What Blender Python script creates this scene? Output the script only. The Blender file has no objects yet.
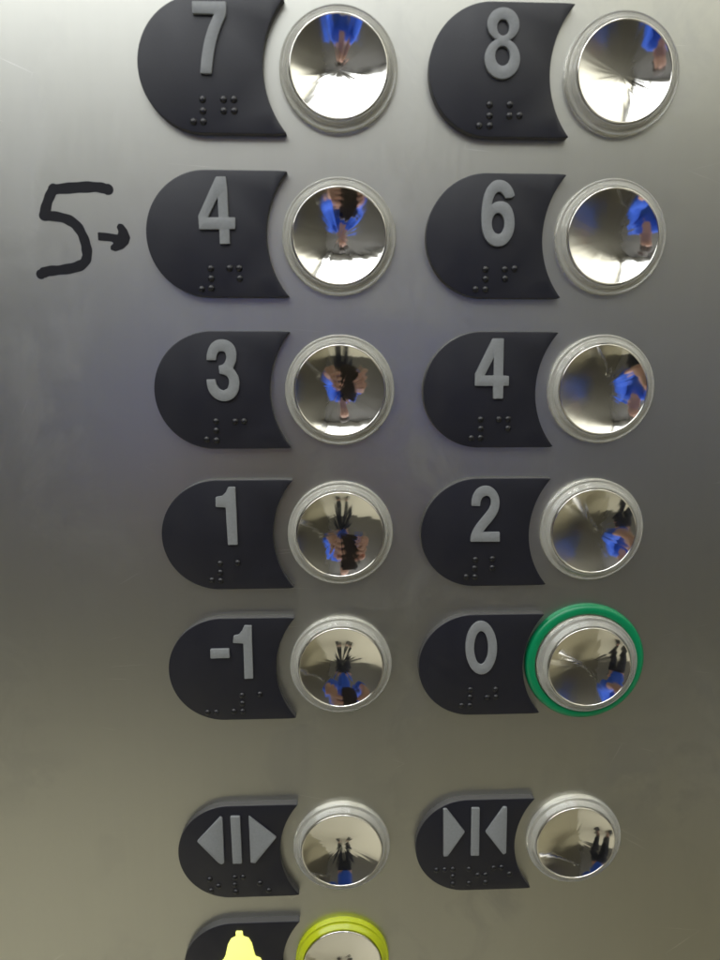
STEEL_BASE = (.56, .56, .515)
STEEL_R = .375
STEEL_ANI = .3
DISH_R = 38.0
LIGHT = 3.8
SPOT = 22
EXPO = 0.0
CAM=[-2.782687363534112, -84.04093824870625, 223.9163730609415]
CROT=[[0.9991389612373494, 0.006529795274033403, -0.04097191612836483], [0.0008379444030000327, 0.9841597327760576, 0.17728203019859756], [0.04148052539117643, -0.1771637156864751, 0.9833068614920948]]
CF=686.015138434499
GLYPH={'7': [('numeral', [[(-41.98, 16.34), (-32.53, 16.47), (-32.54, 13.26), (-33.76, 11.05), (-35.16, 7.81), (-36.24, 4.27), (-36.92, 0.7), (-37.36, -2.43), (-40.32, -2.39), (-39.89, 1.25), (-38.9, 5.98), (-37.4, 10.11), (-35.59, 13.4), (-41.94, 13.45)]])], '8': [('numeral', [[(-38.85, 8.15), (-39.3, 8.36), (-39.71, 8.61), (-40.1, 8.9), (-40.46, 9.23), (-40.77, 9.59), (-41.05, 9.98), (-41.28, 10.39), (-41.46, 10.82), (-41.59, 11.27), (-41.67, 11.73), (-41.7, 12.19), (-41.68, 12.65), (-41.6, 13.11), (-41.48, 13.55), (-41.3, 13.98), (-41.08, 14.39), (-40.81, 14.77), (-40.5, 15.13), (-40.15, 15.45), (-39.77, 15.73), (-39.36, 15.97), (-38.92, 16.17), (-38.46, 16.32), (-37.99, 16.43), (-37.5, 16.49), (-37.01, 16.5), (-36.52, 16.46), (-36.04, 16.37), (-35.57, 16.23), (-35.12, 16.05), (-34.69, 15.83), (-34.28, 15.56), (-33.91, 15.25), (-33.57, 14.91), (-33.28, 14.54), (-33.02, 14.14), (-32.81, 13.72), (-32.65, 13.28), (-32.54, 12.83), (-32.48, 12.37), (-32.48, 11.9), (-32.52, 11.44), (-32.62, 10.99), (-32.77, 10.55), (-32.97, 10.12), (-33.21, 9.72), (-33.5, 9.35), (-33.83, 9.01), (-34.2, 8.71), (-34.6, 8.44), (-35.03, 8.22), (-35.48, 8.04), (-35.62, 8.0), (-35.1, 7.8), (-34.61, 7.55), (-34.14, 7.24), (-33.7, 6.89), (-33.31, 6.49), (-32.95, 6.05), (-32.64, 5.57), (-32.38, 5.07), (-32.17, 4.53), (-32.02, 3.98), (-31.92, 3.42), (-31.88, 2.85), (-31.9, 2.28), (-31.98, 1.72), (-32.11, 1.17), (-32.3, 0.63), (-32.55, 0.13), (-32.85, -0.35), (-33.19, -0.78), (-33.58, -1.18), (-34.01, -1.53), (-34.47, -1.83), (-34.96, -2.08), (-35.48, -2.27), (-36.01, -2.4), (-36.56, -2.47), (-37.11, -2.47), (-37.66, -2.42), (-38.2, -2.31), (-38.73, -2.14), (-39.24, -1.91), (-39.72, -1.62), (-40.17, -1.29), (-40.59, -0.91), (-40.97, -0.48), (-41.3, -0.02), (-41.58, 0.48), (-41.81, 1.0), (-41.99, 1.55), (-42.11, 2.11), (-42.17, 2.67), (-42.18, 3.24), (-42.12, 3.81), (-42.01, 4.36), (-41.84, 4.9), (-41.62, 5.41), (-41.35, 5.9), (-41.03, 6.35), (-40.66, 6.76), (-40.25, 7.13), (-39.81, 7.45), (-39.34, 7.72), (-38.84, 7.94)], [(-35.15, 11.37), (-35.16, 11.0), (-35.21, 10.63), (-35.32, 10.29), (-35.47, 9.97), (-35.66, 9.68), (-35.89, 9.43), (-36.14, 9.23), (-36.43, 9.08), (-36.73, 8.99), (-37.03, 8.95), (-37.35, 8.98), (-37.65, 9.06), (-37.94, 9.2), (-38.22, 9.39), (-38.46, 9.63), (-38.67, 9.91), (-38.85, 10.22), (-38.98, 10.56), (-39.06, 10.92), (-39.1, 11.29), (-39.09, 11.67), (-39.03, 12.03), (-38.93, 12.37), (-38.78, 12.69), (-38.59, 12.98), (-38.36, 13.23), (-38.1, 13.42), (-37.82, 13.57), (-37.52, 13.66), (-37.22, 13.7), (-36.91, 13.68), (-36.6, 13.59), (-36.31, 13.46), (-36.04, 13.27), (-35.79, 13.03), (-35.58, 12.75), (-35.41, 12.44), (-35.27, 12.1), (-35.19, 11.74)], [(-34.61, 3.7), (-34.62, 3.25), (-34.69, 2.81), (-34.82, 2.4), (-35.0, 2.01), (-35.23, 1.66), (-35.5, 1.37), (-35.81, 1.13), (-36.15, 0.95), (-36.52, 0.84), (-36.89, 0.79), (-37.27, 0.82), (-37.63, 0.92), (-37.99, 1.09), (-38.32, 1.32), (-38.61, 1.61), (-38.87, 1.94), (-39.08, 2.32), (-39.24, 2.74), (-39.34, 3.17), (-39.39, 3.62), (-39.37, 4.06), (-39.3, 4.5), (-39.17, 4.91), (-38.99, 5.3), (-38.76, 5.64), (-38.49, 5.94), (-38.18, 6.18), (-37.84, 6.35), (-37.48, 6.46), (-37.11, 6.51), (-36.73, 6.48), (-36.36, 6.38), (-36.01, 6.21), (-35.68, 5.99), (-35.39, 5.7), (-35.13, 5.37), (-34.92, 4.99), (-34.76, 4.58), (-34.66, 4.14)]])], '4': [('numeral', [[(-36.88, 16.32), (-34.23, 16.35), (-33.89, 13.59), (-33.79, 4.69), (-31.71, 4.71), (-31.81, 1.66), (-33.62, 1.64), (-33.6, -2.72), (-36.32, -2.74), (-36.31, 1.53), (-42.43, 1.48), (-42.51, 5.26)], [(-36.64, 10.87), (-36.4, 4.67), (-40.07, 4.64)]])], '6': [('numeral', [[(-31.9, 12.09), (-32.67, 14.01), (-34.11, 15.59), (-36.02, 16.37), (-37.9, 16.26), (-39.56, 15.06), (-40.79, 12.96), (-41.51, 9.9), (-41.74, 6.34), (-41.59, 3.74), (-41.16, 1.13), (-40.04, -1.15), (-38.25, -2.62), (-36.33, -2.94), (-34.26, -2.43), (-32.6, -0.61), (-31.66, 1.86), (-31.59, 4.48), (-32.23, 7.4), (-33.51, 9.33), (-35.09, 10.12), (-36.81, 10.11), (-38.17, 9.61), (-38.9, 8.79), (-38.72, 10.57), (-38.09, 12.19), (-37.1, 13.16), (-36.07, 13.17), (-35.18, 12.38), (-34.45, 11.32), (-32.57, 11.44)], [(-34.44, 3.8), (-34.44, 3.29), (-34.5, 2.79), (-34.61, 2.32), (-34.77, 1.88), (-34.98, 1.49), (-35.22, 1.15), (-35.5, 0.88), (-35.8, 0.68), (-36.12, 0.56), (-36.46, 0.51), (-36.8, 0.55), (-37.13, 0.67), (-37.45, 0.86), (-37.74, 1.13), (-38.01, 1.46), (-38.25, 1.85), (-38.44, 2.29), (-38.58, 2.76), (-38.68, 3.26), (-38.72, 3.77), (-38.71, 4.27), (-38.65, 4.77), (-38.54, 5.24), (-38.38, 5.68), (-38.18, 6.07), (-37.93, 6.4), (-37.66, 6.67), (-37.35, 6.87), (-37.03, 6.99), (-36.7, 7.03), (-36.36, 7.0), (-36.03, 6.88), (-35.72, 6.69), (-35.42, 6.43), (-35.15, 6.1), (-34.92, 5.71), (-34.73, 5.28), (-34.58, 4.81), (-34.48, 4.31)]])], '3': [('numeral', [[(-41.7, 9.7), (-41.52, 11.68), (-40.56, 14.08), (-38.96, 15.51), (-36.88, 15.95), (-34.83, 15.45), (-33.32, 14.09), (-32.58, 12.21), (-32.69, 9.98), (-33.23, 8.26), (-33.89, 7.05), (-32.72, 5.49), (-31.97, 3.76), (-31.98, 1.32), (-32.75, -0.94), (-34.2, -2.52), (-36.67, -3.29), (-38.92, -2.69), (-40.79, -1.11), (-41.75, 0.99), (-41.94, 3.42), (-39.5, 3.49), (-39.12, 1.68), (-38.12, 0.28), (-36.91, -0.07), (-35.49, 0.63), (-34.81, 2.37), (-35.03, 4.11), (-36.04, 5.15), (-37.83, 5.49), (-37.96, 7.74), (-36.63, 8.08), (-35.72, 9.29), (-35.44, 10.66), (-35.81, 12.03), (-36.82, 12.61), (-38.04, 12.37), (-38.88, 11.17), (-39.07, 9.7)]])], '4b': [('numeral', [[(-36.89, 16.28), (-33.62, 16.29), (-33.42, 4.6), (-31.51, 4.49), (-31.47, 1.67), (-33.27, 1.67), (-33.19, -2.49), (-36.04, -2.48), (-36.26, 1.6), (-42.12, 1.61), (-42.13, 5.31)], [(-36.41, 10.73), (-36.12, 4.6), (-39.53, 4.6)]])], '1': [('numeral', [[(-36.37, 16.19), (-34.33, 16.18), (-34.21, 8.23), (-34.12, -2.84), (-37.0, -2.92), (-37.26, 5.65), (-37.3, 9.74), (-40.53, 9.96), (-40.49, 12.91), (-38.44, 13.27), (-37.14, 14.55)]])], '2': [('numeral', [[(-42.02, 9.63), (-41.97, 11.89), (-41.05, 14.31), (-39.43, 15.72), (-37.42, 16.15), (-35.36, 15.47), (-33.82, 13.7), (-32.98, 11.25), (-33.07, 8.62), (-33.92, 6.36), (-35.52, 4.1), (-37.31, 2.02), (-38.38, 0.31), (-32.57, 0.26), (-32.46, -2.73), (-42.02, -2.63), (-41.9, -0.6), (-40.85, 1.86), (-39.25, 4.13), (-37.1, 6.76), (-35.86, 8.64), (-35.44, 10.52), (-35.8, 12.21), (-36.75, 12.97), (-37.68, 13.05), (-38.77, 12.42), (-39.4, 11.12), (-39.49, 9.5)]])], '-1': [('numeral', [[(-32.54, 15.99), (-30.31, 15.95), (-30.36, 10.11), (-30.25, -2.8), (-32.97, -2.87), (-32.96, 4.14), (-32.98, 9.95), (-36.45, 10.21), (-36.19, 12.4), (-34.5, 12.77), (-33.34, 14.14)]]), ('minus_sign', [[(-44.18, 7.75), (-38.09, 7.77), (-38.04, 4.84), (-44.18, 4.75)]])], '0': [('numeral', [[(-31.98, 6.71), (-31.99, 5.21), (-32.13, 3.75), (-32.4, 2.36), (-32.79, 1.08), (-33.3, -0.06), (-33.9, -1.04), (-34.6, -1.82), (-35.35, -2.38), (-36.16, -2.72), (-36.99, -2.83), (-37.84, -2.69), (-38.67, -2.32), (-39.46, -1.72), (-40.2, -0.92), (-40.87, 0.08), (-41.45, 1.24), (-41.92, 2.54), (-42.28, 3.94), (-42.52, 5.4), (-42.63, 6.9), (-42.6, 8.39), (-42.45, 9.84), (-42.17, 11.21), (-41.78, 12.47), (-41.27, 13.59), (-40.67, 14.54), (-39.98, 15.31), (-39.23, 15.86), (-38.44, 16.19), (-37.62, 16.3), (-36.79, 16.17), (-35.97, 15.81), (-35.18, 15.23), (-34.44, 14.44), (-33.78, 13.47), (-33.2, 12.33), (-32.72, 11.05), (-32.35, 9.67), (-32.1, 8.21)], [(-34.72, 6.76), (-34.72, 5.77), (-34.78, 4.81), (-34.91, 3.89), (-35.1, 3.05), (-35.34, 2.3), (-35.63, 1.65), (-35.97, 1.14), (-36.34, 0.77), (-36.73, 0.54), (-37.14, 0.47), (-37.56, 0.56), (-37.97, 0.8), (-38.36, 1.18), (-38.73, 1.71), (-39.06, 2.37), (-39.35, 3.13), (-39.59, 3.98), (-39.78, 4.9), (-39.91, 5.86), (-39.97, 6.85), (-39.97, 7.84), (-39.9, 8.79), (-39.77, 9.7), (-39.58, 10.54), (-39.34, 11.28), (-39.05, 11.91), (-38.71, 12.42), (-38.35, 12.79), (-37.96, 13.01), (-37.55, 13.08), (-37.14, 13.0), (-36.73, 12.76), (-36.34, 12.38), (-35.97, 11.86), (-35.64, 11.22), (-35.35, 10.46), (-35.11, 9.62), (-34.92, 8.71), (-34.79, 7.75)]])], 'o': [('arrowhead', [[(-51.53, 5.39), (-43.24, 14.59), (-42.59, 14.08), (-42.53, -3.47), (-43.44, -3.95), (-44.53, -3.15)]]), ('bar', [[(-39.49, 14.73), (-36.4, 14.64), (-36.2, -3.84), (-39.19, -3.84)]]), ('arrowhead', [[(-33.0, 14.54), (-23.76, 6.02), (-31.36, -3.84), (-32.79, -3.54)]])], 'c': [('arrowhead', [[(-48.87, 15.47), (-47.83, 15.44), (-41.24, 6.18), (-47.17, -3.33), (-48.45, -3.29)]]), ('bar', [[(-38.65, 15.57), (-36.06, 15.49), (-35.68, -3.45), (-38.44, -3.36)]]), ('arrowhead', [[(-33.24, 5.93), (-27.2, 15.59), (-26.06, 15.55), (-25.71, -2.75), (-26.57, -3.23)]])], 'a': [('bell_symbol', [[(-39.06, 15.28), (-36.92, 15.19), (-36.75, 13.06), (-34.72, 12.19), (-33.63, 10.01), (-33.03, 6.78), (-32.4, 4.33), (-30.58, 3.45), (-29.71, 1.25), (-29.74, 0.06), (-35.97, 0.32), (-36.48, -1.17), (-38.11, -1.75), (-39.7, -1.04), (-40.12, 0.5), (-45.86, 0.73), (-45.82, 1.92), (-43.93, 3.46), (-43.19, 5.04), (-42.11, 9.81), (-40.89, 12.16), (-39.03, 13.15)]])]}
DOTS={'7': [(-40.24, -9.35), (-40.2, -12.48), (-43.09, -15.48), (-40.22, -15.44), (-34.06, -9.26), (-31.03, -9.22), (-34.1, -12.39), (-30.99, -12.35)], '8': [(-40.24, -9.55), (-40.2, -12.64), (-43.24, -15.48), (-40.04, -15.43), (-34.18, -9.46), (-34.16, -12.55), (-31.09, -12.42)], '4': [(-39.6, -10.03), (-39.61, -13.0), (-42.56, -16.16), (-39.65, -15.91), (-33.84, -9.93), (-30.88, -9.91), (-30.8, -12.95)], '6': [(-39.92, -9.8), (-39.82, -12.71), (-42.84, -15.86), (-39.78, -15.84), (-33.86, -9.76), (-30.78, -9.54), (-33.64, -12.58)], '3': [(-39.68, -9.71), (-39.72, -12.7), (-42.83, -15.55), (-39.76, -15.85), (-33.62, -9.8), (-30.79, -9.74)], '4b': [(-39.93, -9.39), (-39.84, -12.39), (-42.84, -15.47), (-39.85, -15.41), (-33.93, -9.34), (-30.95, -9.27), (-30.9, -12.31)], '1': [(-40.11, -9.58), (-40.07, -12.65), (-42.99, -15.31), (-40.13, -15.54), (-34.24, -9.38)], '2': [(-40.22, -9.24), (-40.39, -12.23), (-43.17, -15.25), (-40.22, -15.29), (-34.49, -9.04), (-34.38, -12.15)], '-1': [(-34.21, -9.45), (-34.19, -12.42), (-37.14, -15.34), (-34.2, -15.41), (-28.12, -9.16), (-46.21, -15.56), (-43.24, -15.54)], '0': [(-40.52, -8.98), (-40.55, -11.82), (-43.48, -14.9), (-40.53, -14.96), (-31.6, -9.08), (-34.47, -12.03), (-31.41, -11.93)], 'o': [(-47.99, -10.71), (-44.95, -13.61), (-47.67, -15.37), (-38.96, -10.22), (-35.94, -10.16), (-39.05, -13.26), (-38.72, -16.09), (-29.91, -12.94), (-26.75, -16.03)], 'c': [(-50.92, -9.68), (-47.91, -9.62), (-44.9, -9.56), (-44.82, -12.56), (-44.75, -15.65), (-38.93, -9.68), (-38.76, -15.61), (-35.61, -12.3), (-32.72, -12.32), (-32.62, -15.42), (-29.72, -9.43), (-26.83, -9.36), (-23.83, -12.22)], 'a': []}
INK5=[(-70.15, -34.17), (-73.22, -33.38), (-79.22, -33.63), (-86.56, -34.34), (-88.45, -37.36), (-89.87, -41.86), (-84.5, -42.2), (-80.63, -44.04), (-78.53, -47.59), (-77.66, -51.51), (-77.88, -54.8), (-80.18, -56.79), (-85.67, -57.82), (-90.42, -58.17), (-92.18, -59.11)]
INKA=[(-74.09, -46.58), (-71.41, -46.75), (-68.08, -47.25), (-67.81, -46.21), (-68.28, -45.04), (-67.68, -43.99), (-66.4, -44.11), (-65.15, -45.73), (-64.28, -48.14), (-65.0, -49.97), (-66.64, -51.43), (-69.06, -52.24), (-70.51, -51.72), (-70.51, -50.67), (-69.44, -49.74), (-70.23, -49.29), (-74.12, -48.99)]
CEN={'7': (0.0, -0.0), '8': (85.59, -0.0), '4': (0.0, -47.41), '6': (85.59, -47.41), '3': (0.0, -94.81), '4b': (85.59, -94.81), '1': (0.0, -142.22), '2': (85.59, -142.22), '-1': (0.0, -189.63), '0': (85.59, -189.63), 'o': (0.0, -259.95), 'c': (85.59, -259.95), 'a': (0.0, -307.86)}
import bpy, bmesh, math, random
from mathutils import Vector, Matrix
random.seed(7)
sc = bpy.context.scene
col = sc.collection
MM = 0.001
Z0 = 1.40                                   # height of the top button row above the lift floor

# ------------------------------------------------------------------ helpers
def W(u, v, h=0.0):
    """panel millimetres (right, up, out of the panel) -> metres in the world"""
    return Vector((u * MM, -h * MM, Z0 + v * MM))
def L(u, v, h=0.0):
    return Vector((u * MM, -h * MM, v * MM))
def link(name, bm, m, parent=None, smooth=None, flat=False):
    me = bpy.data.meshes.new(name); bm.normal_update(); bm.to_mesh(me); bm.free()
    if smooth is not None:
        for q in me.polygons: q.use_smooth = not (flat and abs(q.normal.y) > .995)
        try: me.set_sharp_from_angle(angle=math.radians(smooth))
        except Exception: pass
    me.materials.append(m)
    o = bpy.data.objects.new(name, me); col.objects.link(o)
    if parent: o.parent = parent
    return o
def tag(o, label, cat, group=None):
    o['label'] = label; o['category'] = cat
    if group: o['group'] = group
    return o
def empty(name, loc):
    o = bpy.data.objects.new(name, None); o.empty_display_size = .005
    o.location = loc; col.objects.link(o); return o
def area(lp):
    return .5 * sum(lp[i - 1][0] * lp[i][1] - lp[i][0] * lp[i - 1][1] for i in range(len(lp)))
def ccw(lp, want=True):
    return lp if (area(lp) > 0) == want else lp[::-1]
def turn(lp, i):
    a, b, c = lp[i - 1], lp[i], lp[(i + 1) % len(lp)]
    a1 = math.atan2(b[1] - a[1], b[0] - a[0]); a2 = math.atan2(c[1] - b[1], c[0] - b[0])
    return abs((a2 - a1 + math.pi) % (2 * math.pi) - math.pi)
def chaikin(lp, n=2, keep=math.radians(42)):
    sharp = [turn(lp, i) > keep for i in range(len(lp))]
    for _ in range(n):
        out, sh = [], []
        m = len(lp)
        for i in range(m):
            a, b = lp[i], lp[(i + 1) % m]
            if sharp[i]: out.append(a); sh.append(True)
            else: out.append((a[0] * .75 + b[0] * .25, a[1] * .75 + b[1] * .25)); sh.append(False)
            if not sharp[(i + 1) % m]:
                out.append((a[0] * .25 + b[0] * .75, a[1] * .25 + b[1] * .75)); sh.append(False)
        lp, sharp = out, sh
    return lp
def fillet(lp, r, ang=math.radians(30), n=4):
    out = []; m = len(lp)
    for i in range(m):
        if turn(lp, i) < ang: out.append(lp[i]); continue
        b = Vector(lp[i]); a = Vector(lp[i - 1]) - b; c = Vector(lp[(i + 1) % m]) - b
        ra = min(r, a.length * .45); rc = min(r, c.length * .45)
        p0 = b + a.normalized() * ra; p2 = b + c.normalized() * rc
        for k in range(n + 1):
            t = k / n; q = p0 * (1 - t) ** 2 + b * 2 * t * (1 - t) + p2 * t * t; out.append((q.x, q.y))
    return out
def inset(lp, d):
    """move a counter-clockwise loop inwards (holes are clockwise, so they grow)"""
    out = []; m = len(lp)
    for i in range(m):
        a, b, c = Vector(lp[i - 1]), Vector(lp[i]), Vector(lp[(i + 1) % m])
        e1 = (b - a).normalized(); e2 = (c - b).normalized()
        n1 = Vector((-e1.y, e1.x)); n2 = Vector((-e2.y, e2.x)); n = n1 + n2
        if n.length < 1e-6: n = n1
        n = n.normalized(); k = d / max(.5, n.dot(n1)); out.append((b.x + n.x * k, b.y + n.y * k))
    return out
def prism(loops, h0, h1, bev=.2, steps=2):
    """extruded flat shape with rounded upper edges; loops in panel mm, first is the outline"""
    bm = bmesh.new(); tops = []
    for k, lp in enumerate(loops):
        lp = ccw(lp, k == 0)
        rings = [(lp, h0)]
        for s in range(steps + 1):
            a = math.pi / 2 * s / steps
            rings.append((inset(lp, bev * (1 - math.cos(a))), h1 - bev + bev * math.sin(a)))
        vs = [[bm.verts.new(L(x, y, h)) for x, y in ring] for ring, h in rings]
        m = len(lp)
        for r in range(len(vs) - 1):
            for i in range(m):
                j = (i + 1) % m
                bm.faces.new((vs[r][i], vs[r][j], vs[r + 1][j], vs[r + 1][i]))
        tops.append(vs[-1])
    edges = []
    for t in tops:
        for i in range(len(t)):
            e = bm.edges.get((t[i], t[(i + 1) % len(t)])); edges.append(e)
    bmesh.ops.triangle_fill(bm, use_beauty=True, edges=edges, normal=Vector((0, -1, 0)))
    bmesh.ops.recalc_face_normals(bm, faces=bm.faces); bm.normal_update()
    return bm
def lathe(prof, n=128, close=False):
    """revolve (radius, height) pairs round the button's axis"""
    bm = bmesh.new(); rings = []
    for r, h in prof:
        if r < 1e-6: rings.append([bm.verts.new(L(0, 0, h))])
        else: rings.append([bm.verts.new(L(r * math.cos(2 * math.pi * i / n), r * math.sin(2 * math.pi * i / n), h)) for i in range(n)])
    pairs = list(zip(rings, rings[1:]))
    if close: pairs.append((rings[-1], rings[0]))
    for a, b in pairs:
        for i in range(n):
            j = (i + 1) % n
            if len(b) == 1: bm.faces.new((a[i], a[j], b[0]))
            elif len(a) == 1: bm.faces.new((a[0], b[j], b[i]))
            else: bm.faces.new((a[i], a[j], b[j], b[i]))
    bmesh.ops.recalc_face_normals(bm, faces=bm.faces)
    return bm
def box(bm, x0, x1, y0, y1, z0, z1):
    v = [bm.verts.new((x, y, z)) for x in (x0, x1) for y in (y0, y1) for z in (z0, z1)]
    for f in ((0, 1, 3, 2), (4, 6, 7, 5), (0, 4, 5, 1), (2, 3, 7, 6), (0, 2, 6, 4), (1, 5, 7, 3)):
        bm.faces.new([v[i] for i in f])
    bmesh.ops.recalc_face_normals(bm, faces=bm.faces)
    return bm
def bxo(name, dims, m, parent=None):
    return link(name, box(bmesh.new(), *dims), m, parent)
def quad(pts):
    bm = bmesh.new(); bm.faces.new([bm.verts.new(p) for p in pts]); return bm

# ------------------------------------------------------------------ materials
def mat(name, base, rough=.5, metal=0, **kw):
    m = bpy.data.materials.new(name); m.use_nodes = True
    b = m.node_tree.nodes['Principled BSDF']
    b.inputs['Base Color'].default_value = (*base, 1); b.inputs['Roughness'].default_value = rough
    b.inputs['Metallic'].default_value = metal
    for k, v in kw.items(): b.inputs[k.replace('_', ' ')].default_value = v
    return m
def nd(m, t, **kw):
    n = m.node_tree.nodes.new(t)
    for k, v in kw.items(): setattr(n, k, v)
    return n
def noise(m, scale, vec=None, detail=4, rough=.55, stretch=None):
    n = nd(m, 'ShaderNodeTexNoise'); n.inputs['Scale'].default_value = scale
    n.inputs['Detail'].default_value = detail; n.inputs['Roughness'].default_value = rough
    tc = nd(m, 'ShaderNodeTexCoord'); src = tc.outputs['Object']
    if stretch:
        mp = nd(m, 'ShaderNodeMapping'); mp.inputs['Scale'].default_value = stretch
        m.node_tree.links.new(src, mp.inputs['Vector']); src = mp.outputs['Vector']
    m.node_tree.links.new(src, n.inputs['Vector']); return n
def rng(m, out, a, b, c, d):
    r = nd(m, 'ShaderNodeMapRange'); r.inputs[1].default_value = a; r.inputs[2].default_value = b
    r.inputs[3].default_value = c; r.inputs[4].default_value = d
    m.node_tree.links.new(out, r.inputs[0]); return r.outputs[0]
def mth(m, op, a, b):
    n = nd(m, 'ShaderNodeMath', operation=op)
    for i, x in enumerate((a, b)):
        if isinstance(x, (int, float)): n.inputs[i].default_value = x
        else: m.node_tree.links.new(x, n.inputs[i])
    return n.outputs[0]
def bump(m, height, strength, dist):
    b = nd(m, 'ShaderNodeBump'); b.inputs['Strength'].default_value = strength; b.inputs['Distance'].default_value = dist
    m.node_tree.links.new(height, b.inputs['Height'])
    m.node_tree.links.new(b.outputs['Normal'], m.node_tree.nodes['Principled BSDF'].inputs['Normal'])

# brushed stainless steel with grain, greasy smears and a few scratches
steel = mat('brushed_steel', STEEL_BASE, .34, 1)
P = steel.node_tree.nodes['Principled BSDF']; LK = steel.node_tree.links.new
g1 = noise(steel, 900, stretch=(1, 1, .12), detail=3)           # fine vertical grain
g2 = noise(steel, 34, detail=5, rough=.6)                        # smears
g3 = noise(steel, 14, detail=3, stretch=(1, 1, .5))
g2.inputs['Distortion'].default_value = .6; g3.inputs['Distortion'].default_value = .8
sm = mth(steel, 'MULTIPLY', rng(steel, g2.outputs['Fac'], .45, .56, 0, 1), rng(steel, g3.outputs['Fac'], .46, .6, 0, 1))
rr = mth(steel, 'ADD', rng(steel, g1.outputs['Fac'], .3, .7, STEEL_R - .01, STEEL_R + .02), mth(steel, 'MULTIPLY', sm, .07))
LK(rr, P.inputs['Roughness'])
P.inputs['Anisotropic'].default_value = STEEL_ANI
tg = nd(steel, 'ShaderNodeTangent', direction_type='RADIAL', axis='Z'); 
# scratches: thin distorted voronoi cell edges, kept only in a few places
vo = nd(steel, 'ShaderNodeTexVoronoi', feature='DISTANCE_TO_EDGE'); vo.inputs['Scale'].default_value = 38
tcs = nd(steel, 'ShaderNodeTexCoord'); mps = nd(steel, 'ShaderNodeMapping'); mps.inputs['Rotation'].default_value = (0, .5, 0); mps.inputs['Scale'].default_value = (.6, 1, 1.7)
LK(tcs.outputs['Object'], mps.inputs['Vector']); LK(mps.outputs['Vector'], vo.inputs['Vector'])
g4 = noise(steel, 34, detail=2)
scr = mth(steel, 'MULTIPLY', rng(steel, vo.outputs['Distance'], .0, .007, 1, 0), rng(steel, g4.outputs['Fac'], .6, .7, 0, 1))
mix = nd(steel, 'ShaderNodeMix', data_type='RGBA')
mix.inputs[6].default_value = (*STEEL_BASE, 1); mix.inputs[7].default_value = (.78, .77, .74, 1)
# brushed streaks change the tone slightly
g5 = noise(steel, 260, stretch=(1, 1, .03), detail=4)
mix0 = nd(steel, 'ShaderNodeMix', data_type='RGBA')
mix0.inputs[6].default_value = tuple(c * .98 for c in STEEL_BASE) + (1,); mix0.inputs[7].default_value = tuple(min(1, c * 1.02) for c in STEEL_BASE) + (1,)
LK(g5.outputs['Fac'], mix0.inputs[0]); LK(mix0.outputs[2], mix.inputs[6]); LK(scr, mix.inputs[0])
mix3 = nd(steel, 'ShaderNodeMix', data_type='RGBA'); mix3.blend_type = 'MULTIPLY'; LK(mth(steel, 'MULTIPLY', sm, .6), mix3.inputs[0])
LK(mix.outputs[2], mix3.inputs[6]); mix3.inputs[7].default_value = (.80, .80, .82, 1); LK(mix3.outputs[2], P.inputs['Base Color'])
bump(steel, mth(steel, 'ADD', mth(steel, 'MULTIPLY', g1.outputs['Fac'], .5), mth(steel, 'MULTIPLY', scr, 1.6)), .03, .00008)

plast = mat('black_label_plastic', (.0078, .0080, .0135), .45)
pn = noise(plast, 1500, detail=3); bump(plast, pn.outputs['Fac'], .35, .00006)
pn2 = noise(plast, 70, detail=5); plast.node_tree.links.new(rng(plast, pn2.outputs['Fac'], .3, .75, .40, .54), plast.node_tree.nodes['Principled BSDF'].inputs['Roughness'])
numm = mat('grey_raised_lettering', (.19, .2, .2), .5)
nn = noise(numm, 1100, detail=4); bump(numm, nn.outputs['Fac'], .35, .00008)
nmix = nd(numm, 'ShaderNodeMix', data_type='RGBA'); nmix.inputs[6].default_value = (.165, .173, .175, 1); nmix.inputs[7].default_value = (.235, .245, .25, 1)
numm.node_tree.links.new(nn.outputs['Fac'], nmix.inputs[0]); numm.node_tree.links.new(nmix.outputs[2], numm.node_tree.nodes['Principled BSDF'].inputs['Base Color'])
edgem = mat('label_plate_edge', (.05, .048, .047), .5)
dotm = mat('black_braille_plastic', (.008, .008, .01), .36)
mirror = mat('polished_steel', (.80, .785, .75), .045, 1)
mn = noise(mirror, 260, detail=4); mirror.node_tree.links.new(rng(mirror, mn.outputs['Fac'], .35, .7, .05, .09), mirror.node_tree.nodes['Principled BSDF'].inputs['Roughness'])
# spun finish: faint ridges running out from the middle, plus a slight orange peel
mn2 = noise(mirror, 110, detail=2)
mtc = nd(mirror, 'ShaderNodeTexCoord'); msx = nd(mirror, 'ShaderNodeVectorMath', operation='MULTIPLY'); msx.inputs[1].default_value = (1, 0, 1)
mno = nd(mirror, 'ShaderNodeVectorMath', operation='NORMALIZE'); ml = mirror.node_tree.links.new
ml(mtc.outputs['Object'], msx.inputs[0]); ml(msx.outputs[0], mno.inputs[0])
mrn = nd(mirror, 'ShaderNodeTexNoise'); mrn.inputs['Scale'].default_value = 1.9; mrn.inputs['Detail'].default_value = 2; ml(mno.outputs[0], mrn.inputs['Vector'])
mln = nd(mirror, 'ShaderNodeVectorMath', operation='LENGTH'); ml(msx.outputs[0], mln.inputs[0])
fade = rng(mirror, mln.outputs['Value'], 0, .0065, 0, 1)
bump(mirror, mth(mirror, 'ADD', mth(mirror, 'MULTIPLY', mn2.outputs['Fac'], .4), mth(mirror, 'MULTIPLY', mrn.outputs['Fac'], fade)), 1.0, .00014)
mirror.node_tree.nodes['Principled BSDF'].inputs['Anisotropic'].default_value = .8
mtg = nd(mirror, 'ShaderNodeTangent', direction_type='RADIAL', axis='Y'); mirror.node_tree.links.new(mtg.outputs[0], mirror.node_tree.nodes['Principled BSDF'].inputs['Tangent'])
lipm = mat('polished_steel_rim', (.82, .80, .76), .16, 1)
clear = mat('clear_collar_plastic', (.86, .85, .78), .15, 0, Transmission_Weight=.74, IOR=1.46)
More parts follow.
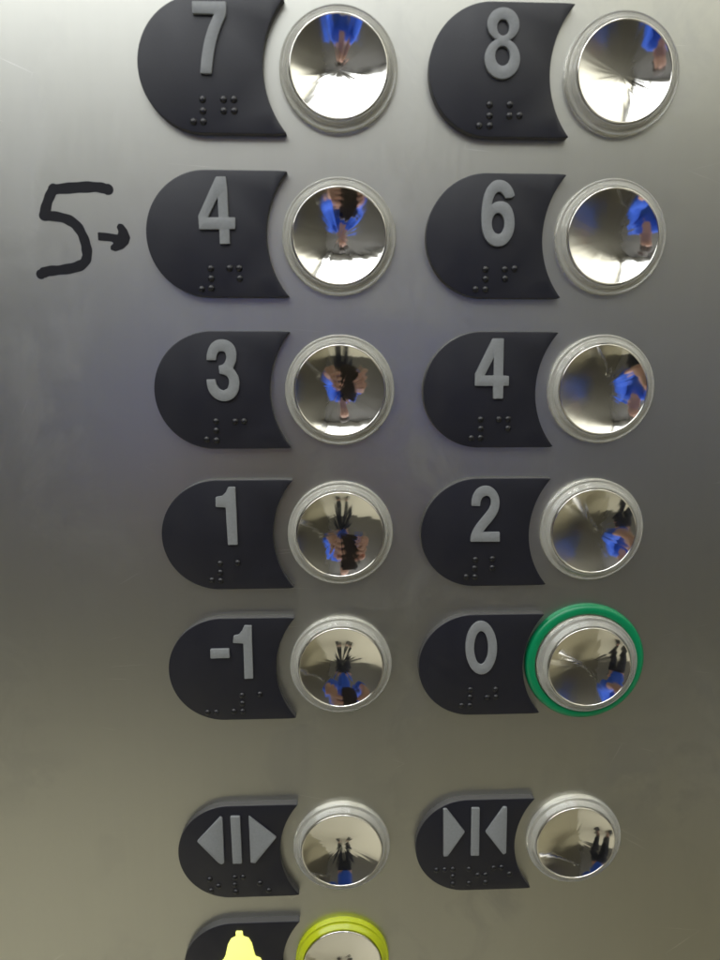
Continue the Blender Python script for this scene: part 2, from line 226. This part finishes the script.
yell = mat('yellow_collar_plastic', (.44, .50, .015), .2, 0)
green = mat('green_ring_plastic', (.0, .20, .075), .32, 0)
gn = noise(green, 600, detail=3); bump(green, gn.outputs['Fac'], .2, .00006)
bellm = mat('lit_yellow_bell', (.85, .85, .25), .45, 0, Emission_Color=(1, 1, .22, 1), Emission_Strength=.75)
seal = mat('dark_button_gap', (.02, .02, .02), .6)
ink = mat('black_marker_ink', (.008, .008, .011), .5)
ink.node_tree.nodes['Principled BSDF'].inputs['Specular IOR Level'].default_value = .22
ik = noise(ink, 500, detail=4); ink.node_tree.links.new(rng(ink, ik.outputs['Fac'], .3, .7, .42, .65), ink.node_tree.nodes['Principled BSDF'].inputs['Roughness'])

# ------------------------------------------------------------------ the steel panel
bm = bmesh.new(); box(bm, -.52, .455, 0, .004, .25, 2.12)
panel = link('steel_wall', bm, steel); panel['kind'] = 'structure'

# ------------------------------------------------------------------ label plates
def plate_outline():
    pts = []
    for i in range(49):
        a = math.pi / 2 + math.pi * i / 48
        pts.append((-40.2 + 18.6 * math.cos(a), 18.6 * math.sin(a)))
    c0, r = 6.2, 28.5; a0 = math.atan2(-18.6, -15.4 - c0); a1 = math.atan2(18.6, -15.4 - c0)
    a0 += 2 * math.pi
    for i in range(33):
        a = a0 + (a1 - a0) * i / 32; pts.append((c0 + r * math.cos(a), r * math.sin(a)))
    return fillet(pts, 4.2, n=6)
HP = 2.8
plate_me = None
def dot_bm():
    bm = bmesh.new(); prof = [(1.05, HP - .02), (1.0, HP + .16), (.82, HP + .40), (.5, HP + .57), (.2, HP + .63), (0, HP + .64)]
    bm.free(); return lathe(prof, 20)
dot_me = None
def copy_mesh(o, parent, loc=(0, 0, 0)):
    c = o.copy(); col.objects.link(c); c.parent = parent; c.location = loc; return c
plate0 = dot0 = None
PL = {
 '7': 'black label plate with raised grey 7 and braille, top left of the panel',
 '8': 'black label plate with raised grey 8 and braille',
 '4': 'black label plate with raised grey 4, right beside the handwritten five and arrow',
 '6': 'black label plate with raised grey 6 and braille',
 '3': 'black label plate with raised grey 3 and braille',
 '4b': 'black label plate with raised grey 4, right column between the 6 and the 2',
 '1': 'black label plate with raised grey 1 alone, no minus sign',
 '2': 'black label plate with raised grey 2 and braille',
 '-1': 'black label plate with raised grey minus 1',
 '0': 'black label plate with raised grey 0 touching the green ring',
 'o': 'black label plate with door open symbol, triangles pointing outwards from a bar',
 'c': 'black label plate with door close symbol, triangles pointing inwards to a bar',
 'a': 'black label plate with bright yellow alarm bell at the bottom edge'}
CURVED = {'3', '6', '2', '7'}
for k in GLYPH:
    u, v = CEN[k]
    t = tag(empty('label_plate', W(u, v)), PL[k], 'label plate', 'black braille label plates beside the lift buttons')
    if plate0 is None:
        plate0 = link('plate', prism([plate_outline()], 0, HP, .26, 3), plast, t, 35, True)
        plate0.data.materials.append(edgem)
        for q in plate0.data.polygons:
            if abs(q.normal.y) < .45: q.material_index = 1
    else: copy_mesh(plate0, t)
    for name, lps in GLYPH[k]:
        lps = [list(map(tuple, lp)) for lp in lps]
        if k in CURVED: lps = [chaikin(lp, 2) for lp in lps]
        lps = [inset(ccw(lp, i == 0), -.16) for i, lp in enumerate(lps)]
        lps = [fillet(lp, .3, math.radians(35), 3) for lp in lps]
        link(name, prism(lps, HP - .05, HP + .85, .13, 2), bellm if k == 'a' else numm, t, 40, True)
    for (x, y) in DOTS[k]:
        if dot0 is None: dot0 = link('braille_dot', dot_bm(), dotm, t, 60); dot0.location = L(x, y)
        else: copy_mesh(dot0, t, L(x, y))

# ------------------------------------------------------------------ round buttons
R = DISH_R; RIM = 14.0
HD = 3.75
def dish_prof():
    zc = HD - .1 + math.sqrt(R * R - RIM * RIM); am = math.asin(RIM / R); pr = [(0, zc - R)]
    for i in range(1, 41):
        a = am * i / 40; pr.append((R * math.sin(a), zc - R * math.cos(a)))
    return pr
def rim_prof():
    pr = []
    for i in range(9):
        a = math.pi * (1 - i / 8); pr.append((14.27 + .27 * math.cos(a), HD - .12 + .24 * math.sin(a)))
    return [(14.0, HD - .4)] + pr + [(14.54, 0)]
def collar_prof():
    """low outer ridge, then a conical face rising to the mirror's rim"""
    pr = [(15.15, 3.42), (15.4, 3.2), (16.05, 2.45), (16.45, 2.05), (16.75, 1.95), (16.95, 2.05), (17.15, 2.12), (17.42, 1.95), (17.6, 1.55)]
    for _ in range(2):
        o = [pr[0]]
        for p, q in zip(pr, pr[1:]): o += [(p[0] * .75 + q[0] * .25, p[1] * .75 + q[1] * .25), (p[0] * .25 + q[0] * .75, p[1] * .25 + q[1] * .75)]
        pr = o + [pr[-1]]
    return [(14.75, .02), (14.75, 3.25), (14.8, 3.38), (14.92, 3.44)] + pr + [(17.6, .02)]
BL = {
 '7': 'round concave mirror button right of the 7 plate, clear collar',
 '8': 'round concave mirror button right of the 8 plate, clear collar',
 '4': 'round concave mirror button between the handwritten five\'s 4 plate and the 6 plate',
 '6': 'round concave mirror button right of the 6 plate, clear collar',
 '3': 'round concave mirror button right of the 3 plate, clear collar',
 '4b': 'round concave mirror button right of the right-hand 4 plate, between the 6 and 2 buttons',
 '1': 'round concave mirror button right of the plain 1 plate, clear collar',
 '2': 'round concave mirror button right of the 2 plate, clear collar',
 '-1': 'round concave mirror button right of the minus 1 plate, clear collar',
 '0': 'round mirror button circled by a wide green ring',
 'o': 'round mirror button right of the door open plate, clear collar',
 'c': 'round mirror button right of the door close plate, clear collar',
 'a': 'round mirror button with bright yellow collar at the bottom edge'}
NUDGE = {'0': (.45, -.35, 1.5), '6': (-.15, .2, 0), '2': (-.4, .3, 0), '4b': (-.2, .2, 0), '8': (.2, 0, 0), '4': (0, -.3, 0), '-1': (0, .35, 0), 'c': (.1, .35, 0)}
parts = None
for k in GLYPH:
    u, v = CEN[k]; du, dv, dh = NUDGE.get(k, (0, 0, 0))
    t = tag(empty('push_button', W(u + du, v + dv)), BL[k], 'lift button', 'round lift buttons on the steel wall')
    if parts is None:
        d = link('button_face', lathe(dish_prof(), 160), mirror, t, 60)
        r = link('rim', lathe(rim_prof(), 160), lipm, t, 60)
        c = link('collar', lathe(collar_prof(), 160, True), clear, t, 50)
        g = link('gap', lathe([(14.55, .9), (14.74, .9)], 96), seal, t)
        parts = (d, r, c, g)
        hs = [o for o in parts]
    else:
        for o in parts:
            q = copy_mesh(o, t, L(0, 0, dh))
            if o is parts[2] and k == 'a':
                q.data = o.data.copy(); q.data.materials[0] = yell; q.data.name = 'yellow_collar'
                q['label'] = 'bright yellow collar'
    if k == '0':
        pr = [(17.75, 0), (17.75, 1.9), (18.0, 2.25), (18.6, 2.4), (19.6, 2.4), (20.4, 2.2), (20.9, 1.75), (21.1, 1.1), (21.15, 0)]
        q = link('green_ring', lathe(pr, 160, True), green, t, 40)
        q.location = L(-.45, .35)

# ------------------------------------------------------------------ marker drawing on the steel
def stroke(pts, w, n=3):
    """one continuous pen stroke as an outline with round ends"""
    P2 = [Vector(p) for p in pts]
    for _ in range(n):
        o = [P2[0]]
        for a, b in zip(P2, P2[1:]): o += [a * .75 + b * .25, a * .25 + b * .75]
        P2 = o + [P2[-1]]
    lf, rt = [], []
    for i, p in enumerate(P2):
        d = (P2[min(i + 1, len(P2) - 1)] - P2[max(i - 1, 0)]).normalized(); nrm = Vector((-d.y, d.x))
        ww = w * (1 + .05 * math.sin(i * .9) + .04 * math.sin(i * .37 + 1)) / 2
        lf.append(p + nrm * ww); rt.append(p - nrm * ww)
    def cap(c, frm):
        d0 = frm - c; return [c + Matrix.Rotation(-math.pi * k / 6, 2) @ d0 for k in range(1, 6)]
    out = lf + cap(P2[-1], lf[-1]) + rt[::-1] + cap(P2[0], rt[0])
    return [(p.x, p.y) for p in out], lf, rt
def ink_ribbon(pts, w, name):
    bm = bmesh.new(); _, lf, rt = stroke(pts, w)
    a = [bm.verts.new(L(p.x, p.y, .06)) for p in lf]; b = [bm.verts.new(L(p.x, p.y, .06)) for p in rt]
    for i in range(len(a) - 1): bm.faces.new((a[i], b[i], b[i + 1], a[i + 1]))
    for c0, f0, idx in ((0, 1, 0), (0, 1, -1)):
        l0, r0 = lf[idx], rt[idx]; ctr = (l0 + r0) / 2; d0 = l0 - ctr; sgn = 1 if idx == 0 else -1
        arc = [ctr + Matrix.Rotation(sgn * math.pi * k / 8, 2) @ d0 for k in range(1, 8)]
        vs = [a[idx]] + [bm.verts.new(L(p.x, p.y, .06)) for p in arc] + [b[idx]]
        bm.faces.new(vs)
    # give the ink film its thickness
    bmesh.ops.recalc_face_normals(bm, faces=bm.faces)
    r_ = bmesh.ops.extrude_face_region(bm, geom=bm.faces[:])
    for vtx in [g for g in r_['geom'] if isinstance(g, bmesh.types.BMVert)]: vtx.co.y += .00005
    bmesh.ops.recalc_face_normals(bm, faces=bm.faces)
    return bm
cx = sum(p[0] for p in INK5) / len(INK5); cy = sum(p[1] for p in INK5) / len(INK5)
# two strokes: the top bar, then the belly starting at the corner; joined in one mesh, the second a hair lower
pts = [(x - cx, y - cy) for x, y in INK5]
bmA = ink_ribbon(pts[:4] , 3.1, '')
bmB = ink_ribbon([(pts[3][0] + .1, pts[3][1] + .2)] + [pts[4], pts[5]], 3.0, '')
bmC = ink_ribbon(pts[5:], 3.0, '')
for b_, dy in ((bmB, .00003), (bmC, .000015)):
    for vt in b_.verts: vt.co.y += dy if False else -dy
tmp = bpy.data.meshes.new('tmp')
for b_ in (bmB, bmC):
    b_.to_mesh(tmp); bmA.from_mesh(tmp); b_.free()
five = link('handwritten_numeral', bmA, ink); five.location = W(cx, cy)
tag(five, 'figure five drawn by hand in black marker on the bare steel', 'marker drawing')
ax = sum(p[0] for p in INKA) / len(INKA); ay = sum(p[1] for p in INKA) / len(INKA)
arrow = link('handwritten_arrow', prism([fillet([(x - ax, y - ay) for x, y in INKA], .35, .3)], .005, .07, .005, 1), ink)
arrow.location = W(ax, ay)
tag(arrow, 'small black marker arrow pointing right at the 4 plate', 'marker drawing')

# ------------------------------------------------------------------ the lift car the metal reflects
def st(o): o['kind'] = 'structure'; return o
XL, XR, YB, ZC = -2.6, .46, -2.0, 2.25
floorm = mat('beige_lift_floor', (.8, .74, .56), .45)
fn = noise(floorm, 60, detail=6); fx = nd(floorm, 'ShaderNodeMix', data_type='RGBA')
fx.inputs[6].default_value = (.74, .69, .52, 1); fx.inputs[7].default_value = (.84, .78, .60, 1)
floorm.node_tree.links.new(fn.outputs['Fac'], fx.inputs[0]); floorm.node_tree.links.new(fx.outputs[2], floorm.node_tree.nodes['Principled BSDF'].inputs['Base Color'])
wallm = mat('grey_lift_laminate', (.11, .105, .095), .38)
wallr = mat('olive_grey_laminate', (.56, .535, .44), .3, 1)
ceilm = mat('white_lift_ceiling', (.75, .75, .73), .6)
lightm = mat('light_diffuser', (.9, .9, .88), .5, 0, Emission_Color=(.955, .985, 1, 1), Emission_Strength=LIGHT)
railm = mat('handrail_steel', (.7, .68, .64), .2, 1)
st(bxo('floor', (XL - .1, XR + .1, YB - .1, .1, -.05, 0), floorm))
st(bxo('wall_back', (XL - .1, XR + .1, YB - .05, YB, 0, ZC), wallm))
st(bxo('wall_left', (XL - .05, XL, YB, .004, 0, ZC), wallm))
st(bxo('wall_right', (XR, XR + .05, YB, .004, 0, ZC), wallr))
st(bxo('wall_front', (XL, -.525, .001, .005, 0, ZC), wallr))
st(bxo('ceiling', (XL - .1, XR + .1, YB - .1, .1, ZC + .03, ZC + .08), ceilm))
for (x0, x1) in ((-1.9, .03), (.09, XR - .06)):
    t = tag(empty('ceiling_light', ((x0 + x1) / 2, -.80, ZC)), 'broad white luminous ceiling panel mirrored in the buttons, ' + ('left of the strip' if x0 < 0 else 'right of the strip'), 'ceiling light', 'luminous ceiling panels')
    w = (x1 - x0) / 2
    link('diffuser', box(bmesh.new(), -w, w, -.85, .45, 0, .02), lightm, t)
spotm = mat('bright_lamp', (.9, .9, .9), .5, 0, Emission_Color=(1, .99, .96, 1), Emission_Strength=SPOT)
for sx in (-.62, -.34, -.14, .22):
    t = tag(empty('downlight', (sx, -.22, ZC)), 'small square ceiling lamp above the panel, ' + {-.62: 'farthest left', -.34: 'second from left', -.14: 'third from left', .22: 'nearest the side wall'}[sx], 'downlight', 'row of ceiling lamps above the panel')
    link('lamp_face', box(bmesh.new(), -.055, .055, -.04, .04, -.012, -.004), spotm, t)
    link('frame', box(bmesh.new(), -.065, .065, -.05, .05, -.004, -.001), railm, t)
rail = tag(empty('handrail', (XR - .05, -.8, .92)), 'round steel handrail on the side wall, mirrored in the buttons', 'handrail')
bm = bmesh.new(); bmesh.ops.create_cone(bm, cap_ends=True, segments=24, radius1=.018, radius2=.018, depth=1.2, matrix=Matrix.Rotation(math.pi / 2, 4, 'X'))
link('rail', bm, railm, rail, 40)
for y in (-.5, .5):
    bm = bmesh.new(); bmesh.ops.create_cone(bm, cap_ends=True, segments=16, radius1=.01, radius2=.01, depth=.05, matrix=Matrix.Translation((.025, y, 0)) @ Matrix.Rotation(math.pi / 2, 4, 'Y'))
    link('bracket', bm, railm, rail, 40)

# ------------------------------------------------------------------ the photographer, seen only in the mirrors
skin = mat('skin', (.50, .30, .23), .5, 0); skin.node_tree.nodes['Principled BSDF'].inputs['Subsurface Weight'].default_value = .1
shirt = mat('blue_shirt', (.03, .115, .66), .8); trous = mat('dark_navy_trousers', (.02, .022, .035), .85)
hairm = mat('dark_brown_hair', (.03, .018, .012), .6); shoem = mat('black_shoe', (.015, .015, .015), .4)
phonem = mat('dark_phone_case', (.03, .022, .02), .35); lensm = mat('phone_lens_glass', (.01, .01, .015), .05)
PX, PY = -.03, -1.12
def skinned(name, verts, edges, rad, m, parent, root=0, sub=2):
    me = bpy.data.meshes.new(name); me.from_pydata([Vector(v) for v in verts], edges, []); me.materials.append(m)
    o = bpy.data.objects.new(name, me); col.objects.link(o); o.parent = parent
    sk = o.modifiers.new('Skin', 'SKIN'); sk.use_smooth_shade = True
    for i, r in enumerate(rad):
        me.skin_vertices[0].data[i].radius = (r, r) if not isinstance(r, tuple) else r
    me.skin_vertices[0].data[root].use_root = True
    s = o.modifiers.new('Sub', 'SUBSURF'); s.levels = sub; s.render_levels = sub
    return o
person = tag(empty('person', (PX, PY, 0)), 'person in blue shirt and dark trousers holding up a phone, mirrored in the buttons', 'person')
# x right, y towards the panel, z up; relative to the person's feet
PHZ = 1.25
HY = -PY - .255                      # where the hands are, in front of the feet
V = [(0, 0, .93), (0, .06, 1.10), (0, .16, 1.28), (0, .23, 1.39), (0, .29, 1.45), (0, .335, 1.51), (0, .34, 1.61)]
E_ = [(i, i + 1) for i in range(6)]; Rd = [.11, .10, .11, .08, .05, .07, .068]
for s in (-1, 1):
    b = len(V)
    V += [(s * .15, .25, 1.36), (s * .17, .42, 1.15), (s * .085, HY - .06, 1.19), (s * .062, HY - .02, 1.215)]
    E_ += [(3, b), (b, b + 1), (b + 1, b + 2), (b + 2, b + 3)]; Rd += [.05, .038, .025, .028]
    # fingers round the phone's edge, thumb on its other side
    for j, (dz, ln) in enumerate(((.034, .026), (.014, .029), (-.006, .027), (-.024, .022))):
        f = len(V); V += [(s * .050, HY + .012, PHZ + dz), (s * .036, HY + .018, PHZ + dz + .004), (s * (.05 - ln), HY + .016, PHZ + dz + .006)]
        E_ += [(b + 3, f), (f, f + 1), (f + 1, f + 2)]; Rd += [.0085, .0078, .0068]
    f = len(V); V += [(s * .050, HY - .014, PHZ + .02), (s * .036, HY - .016, PHZ + .045)]; E_ += [(b + 3, f), (f, f + 1)]; Rd += [.011, .009]
    b = len(V)
    V += [(s * .075, 0, .86), (s * .085, .03, .48), (s * .095, -.01, .10), (s * .10, .08, .04)]
    E_ += [(0, b), (b, b + 1), (b + 1, b + 2), (b + 2, b + 3)]; Rd += [.075, .05, .035, .032]
body = skinned('body', V, E_, Rd, skin, person)
V = [(0, .01, .90), (0, .05, 1.08), (0, .16, 1.28), (0, .225, 1.38), (0, .26, 1.42)]; E_ = [(i, i + 1) for i in range(4)]; Rd = [.14, .13, .135, .10, .065]
for s in (-1, 1):
    b = len(V); V += [(s * .15, .25, 1.36), (s * .172, .42, 1.15), (s * .10, .70, 1.185)]; E_ += [(3, b), (b, b + 1), (b + 1, b + 2)]; Rd += [.07, .062, .06]
skinned('shirt', V, E_, Rd, shirt, person)
V = [(0, 0.01, .99), (0, 0, .88)]; E_ = [(0, 1)]; Rd = [.13, .12]
for s in (-1, 1):
    b = len(V); V += [(s * .075, 0, .78), (s * .085, .035, .48), (s * .097, -.01, .10)]; E_ += [(1, b), (b, b + 1), (b + 1, b + 2)]; Rd += [.085, .062, .052]
skinned('trousers', V, E_, Rd, trous, person)
for s in (-1, 1):
    skinned('shoe', [(s * .097, -.03, .05), (s * .115, .08, .045), (s * .135, .16, .035)], [(0, 1), (1, 2)], [.048, .042, .036], shoem, person)
skinned('hair', [(0, .27, 1.53), (0, .28, 1.63), (0, .33, 1.685)], [(0, 1), (1, 2)], [.07, .082, .066], hairm, person)
for s in (-1, 1):
    bm = bmesh.new(); bmesh.ops.create_uvsphere(bm, u_segments=12, v_segments=8, radius=.011, matrix=Matrix.Translation((s * .028, .408, 1.575)))
    link('eye', bm, lensm, person, 60)

# phone held upright just behind the viewpoint
cw = W(CAM[0], CAM[1], CAM[2])
phone = tag(empty('mobile_phone', (cw.x - .026, cw.y - .030, cw.z - .055)), 'dark phone held upright in both hands, mirrored in the buttons', 'phone')
phone.rotation_euler = (math.radians(-10), 0, 0)
bm = bmesh.new(); box(bm, -.036, .036, -.004, .004, -.072, .072)
bmesh.ops.bevel(bm, geom=[e for e in bm.edges if abs(e.verts[0].co.y - e.verts[1].co.y) > .005], offset=.009, segments=5, affect='EDGES')
link('case', bm, phonem, phone, 30)
bm = bmesh.new(); bmesh.ops.create_cone(bm, cap_ends=True, segments=24, radius1=.005, radius2=.005, depth=.003, matrix=Matrix.Translation((.026, .0052, .058)) @ Matrix.Rotation(math.pi / 2, 4, 'X'))
link('lens', bm, lensm, phone, 30)

# ------------------------------------------------------------------ camera, world, render
cam = bpy.data.cameras.new('camera'); co = bpy.data.objects.new('camera', cam); col.objects.link(co); sc.camera = co
def ax(i): c = [CROT[r][i] for r in range(3)]; return Vector((c[0], -c[2], c[1]))
M = Matrix.Identity(4)
for i in range(3):
    a = ax(i)
    for r in range(3): M[r][i] = a[r]
M.translation = cw
co.matrix_world = M
cam.sensor_fit = 'VERTICAL'; cam.sensor_height = 36; cam.lens = CF / 960 * 36
cam.clip_start = .002; cam.clip_end = 50
cam.dof.use_dof = True; cam.dof.focus_distance = .235; cam.dof.aperture_fstop = 9
w = bpy.data.worlds.new('World'); sc.world = w; w.use_nodes = True
w.node_tree.nodes['Background'].inputs['Color'].default_value = (.5, .5, .5, 1); w.node_tree.nodes['Background'].inputs['Strength'].default_value = .05
sc.view_settings.view_transform = 'Standard'; sc.view_settings.look = 'None'; sc.view_settings.gamma = 1
sc.view_settings.exposure = EXPO
sc.cycles.max_bounces = 12; sc.cycles.transmission_bounces = 8; sc.cycles.glossy_bounces = 6
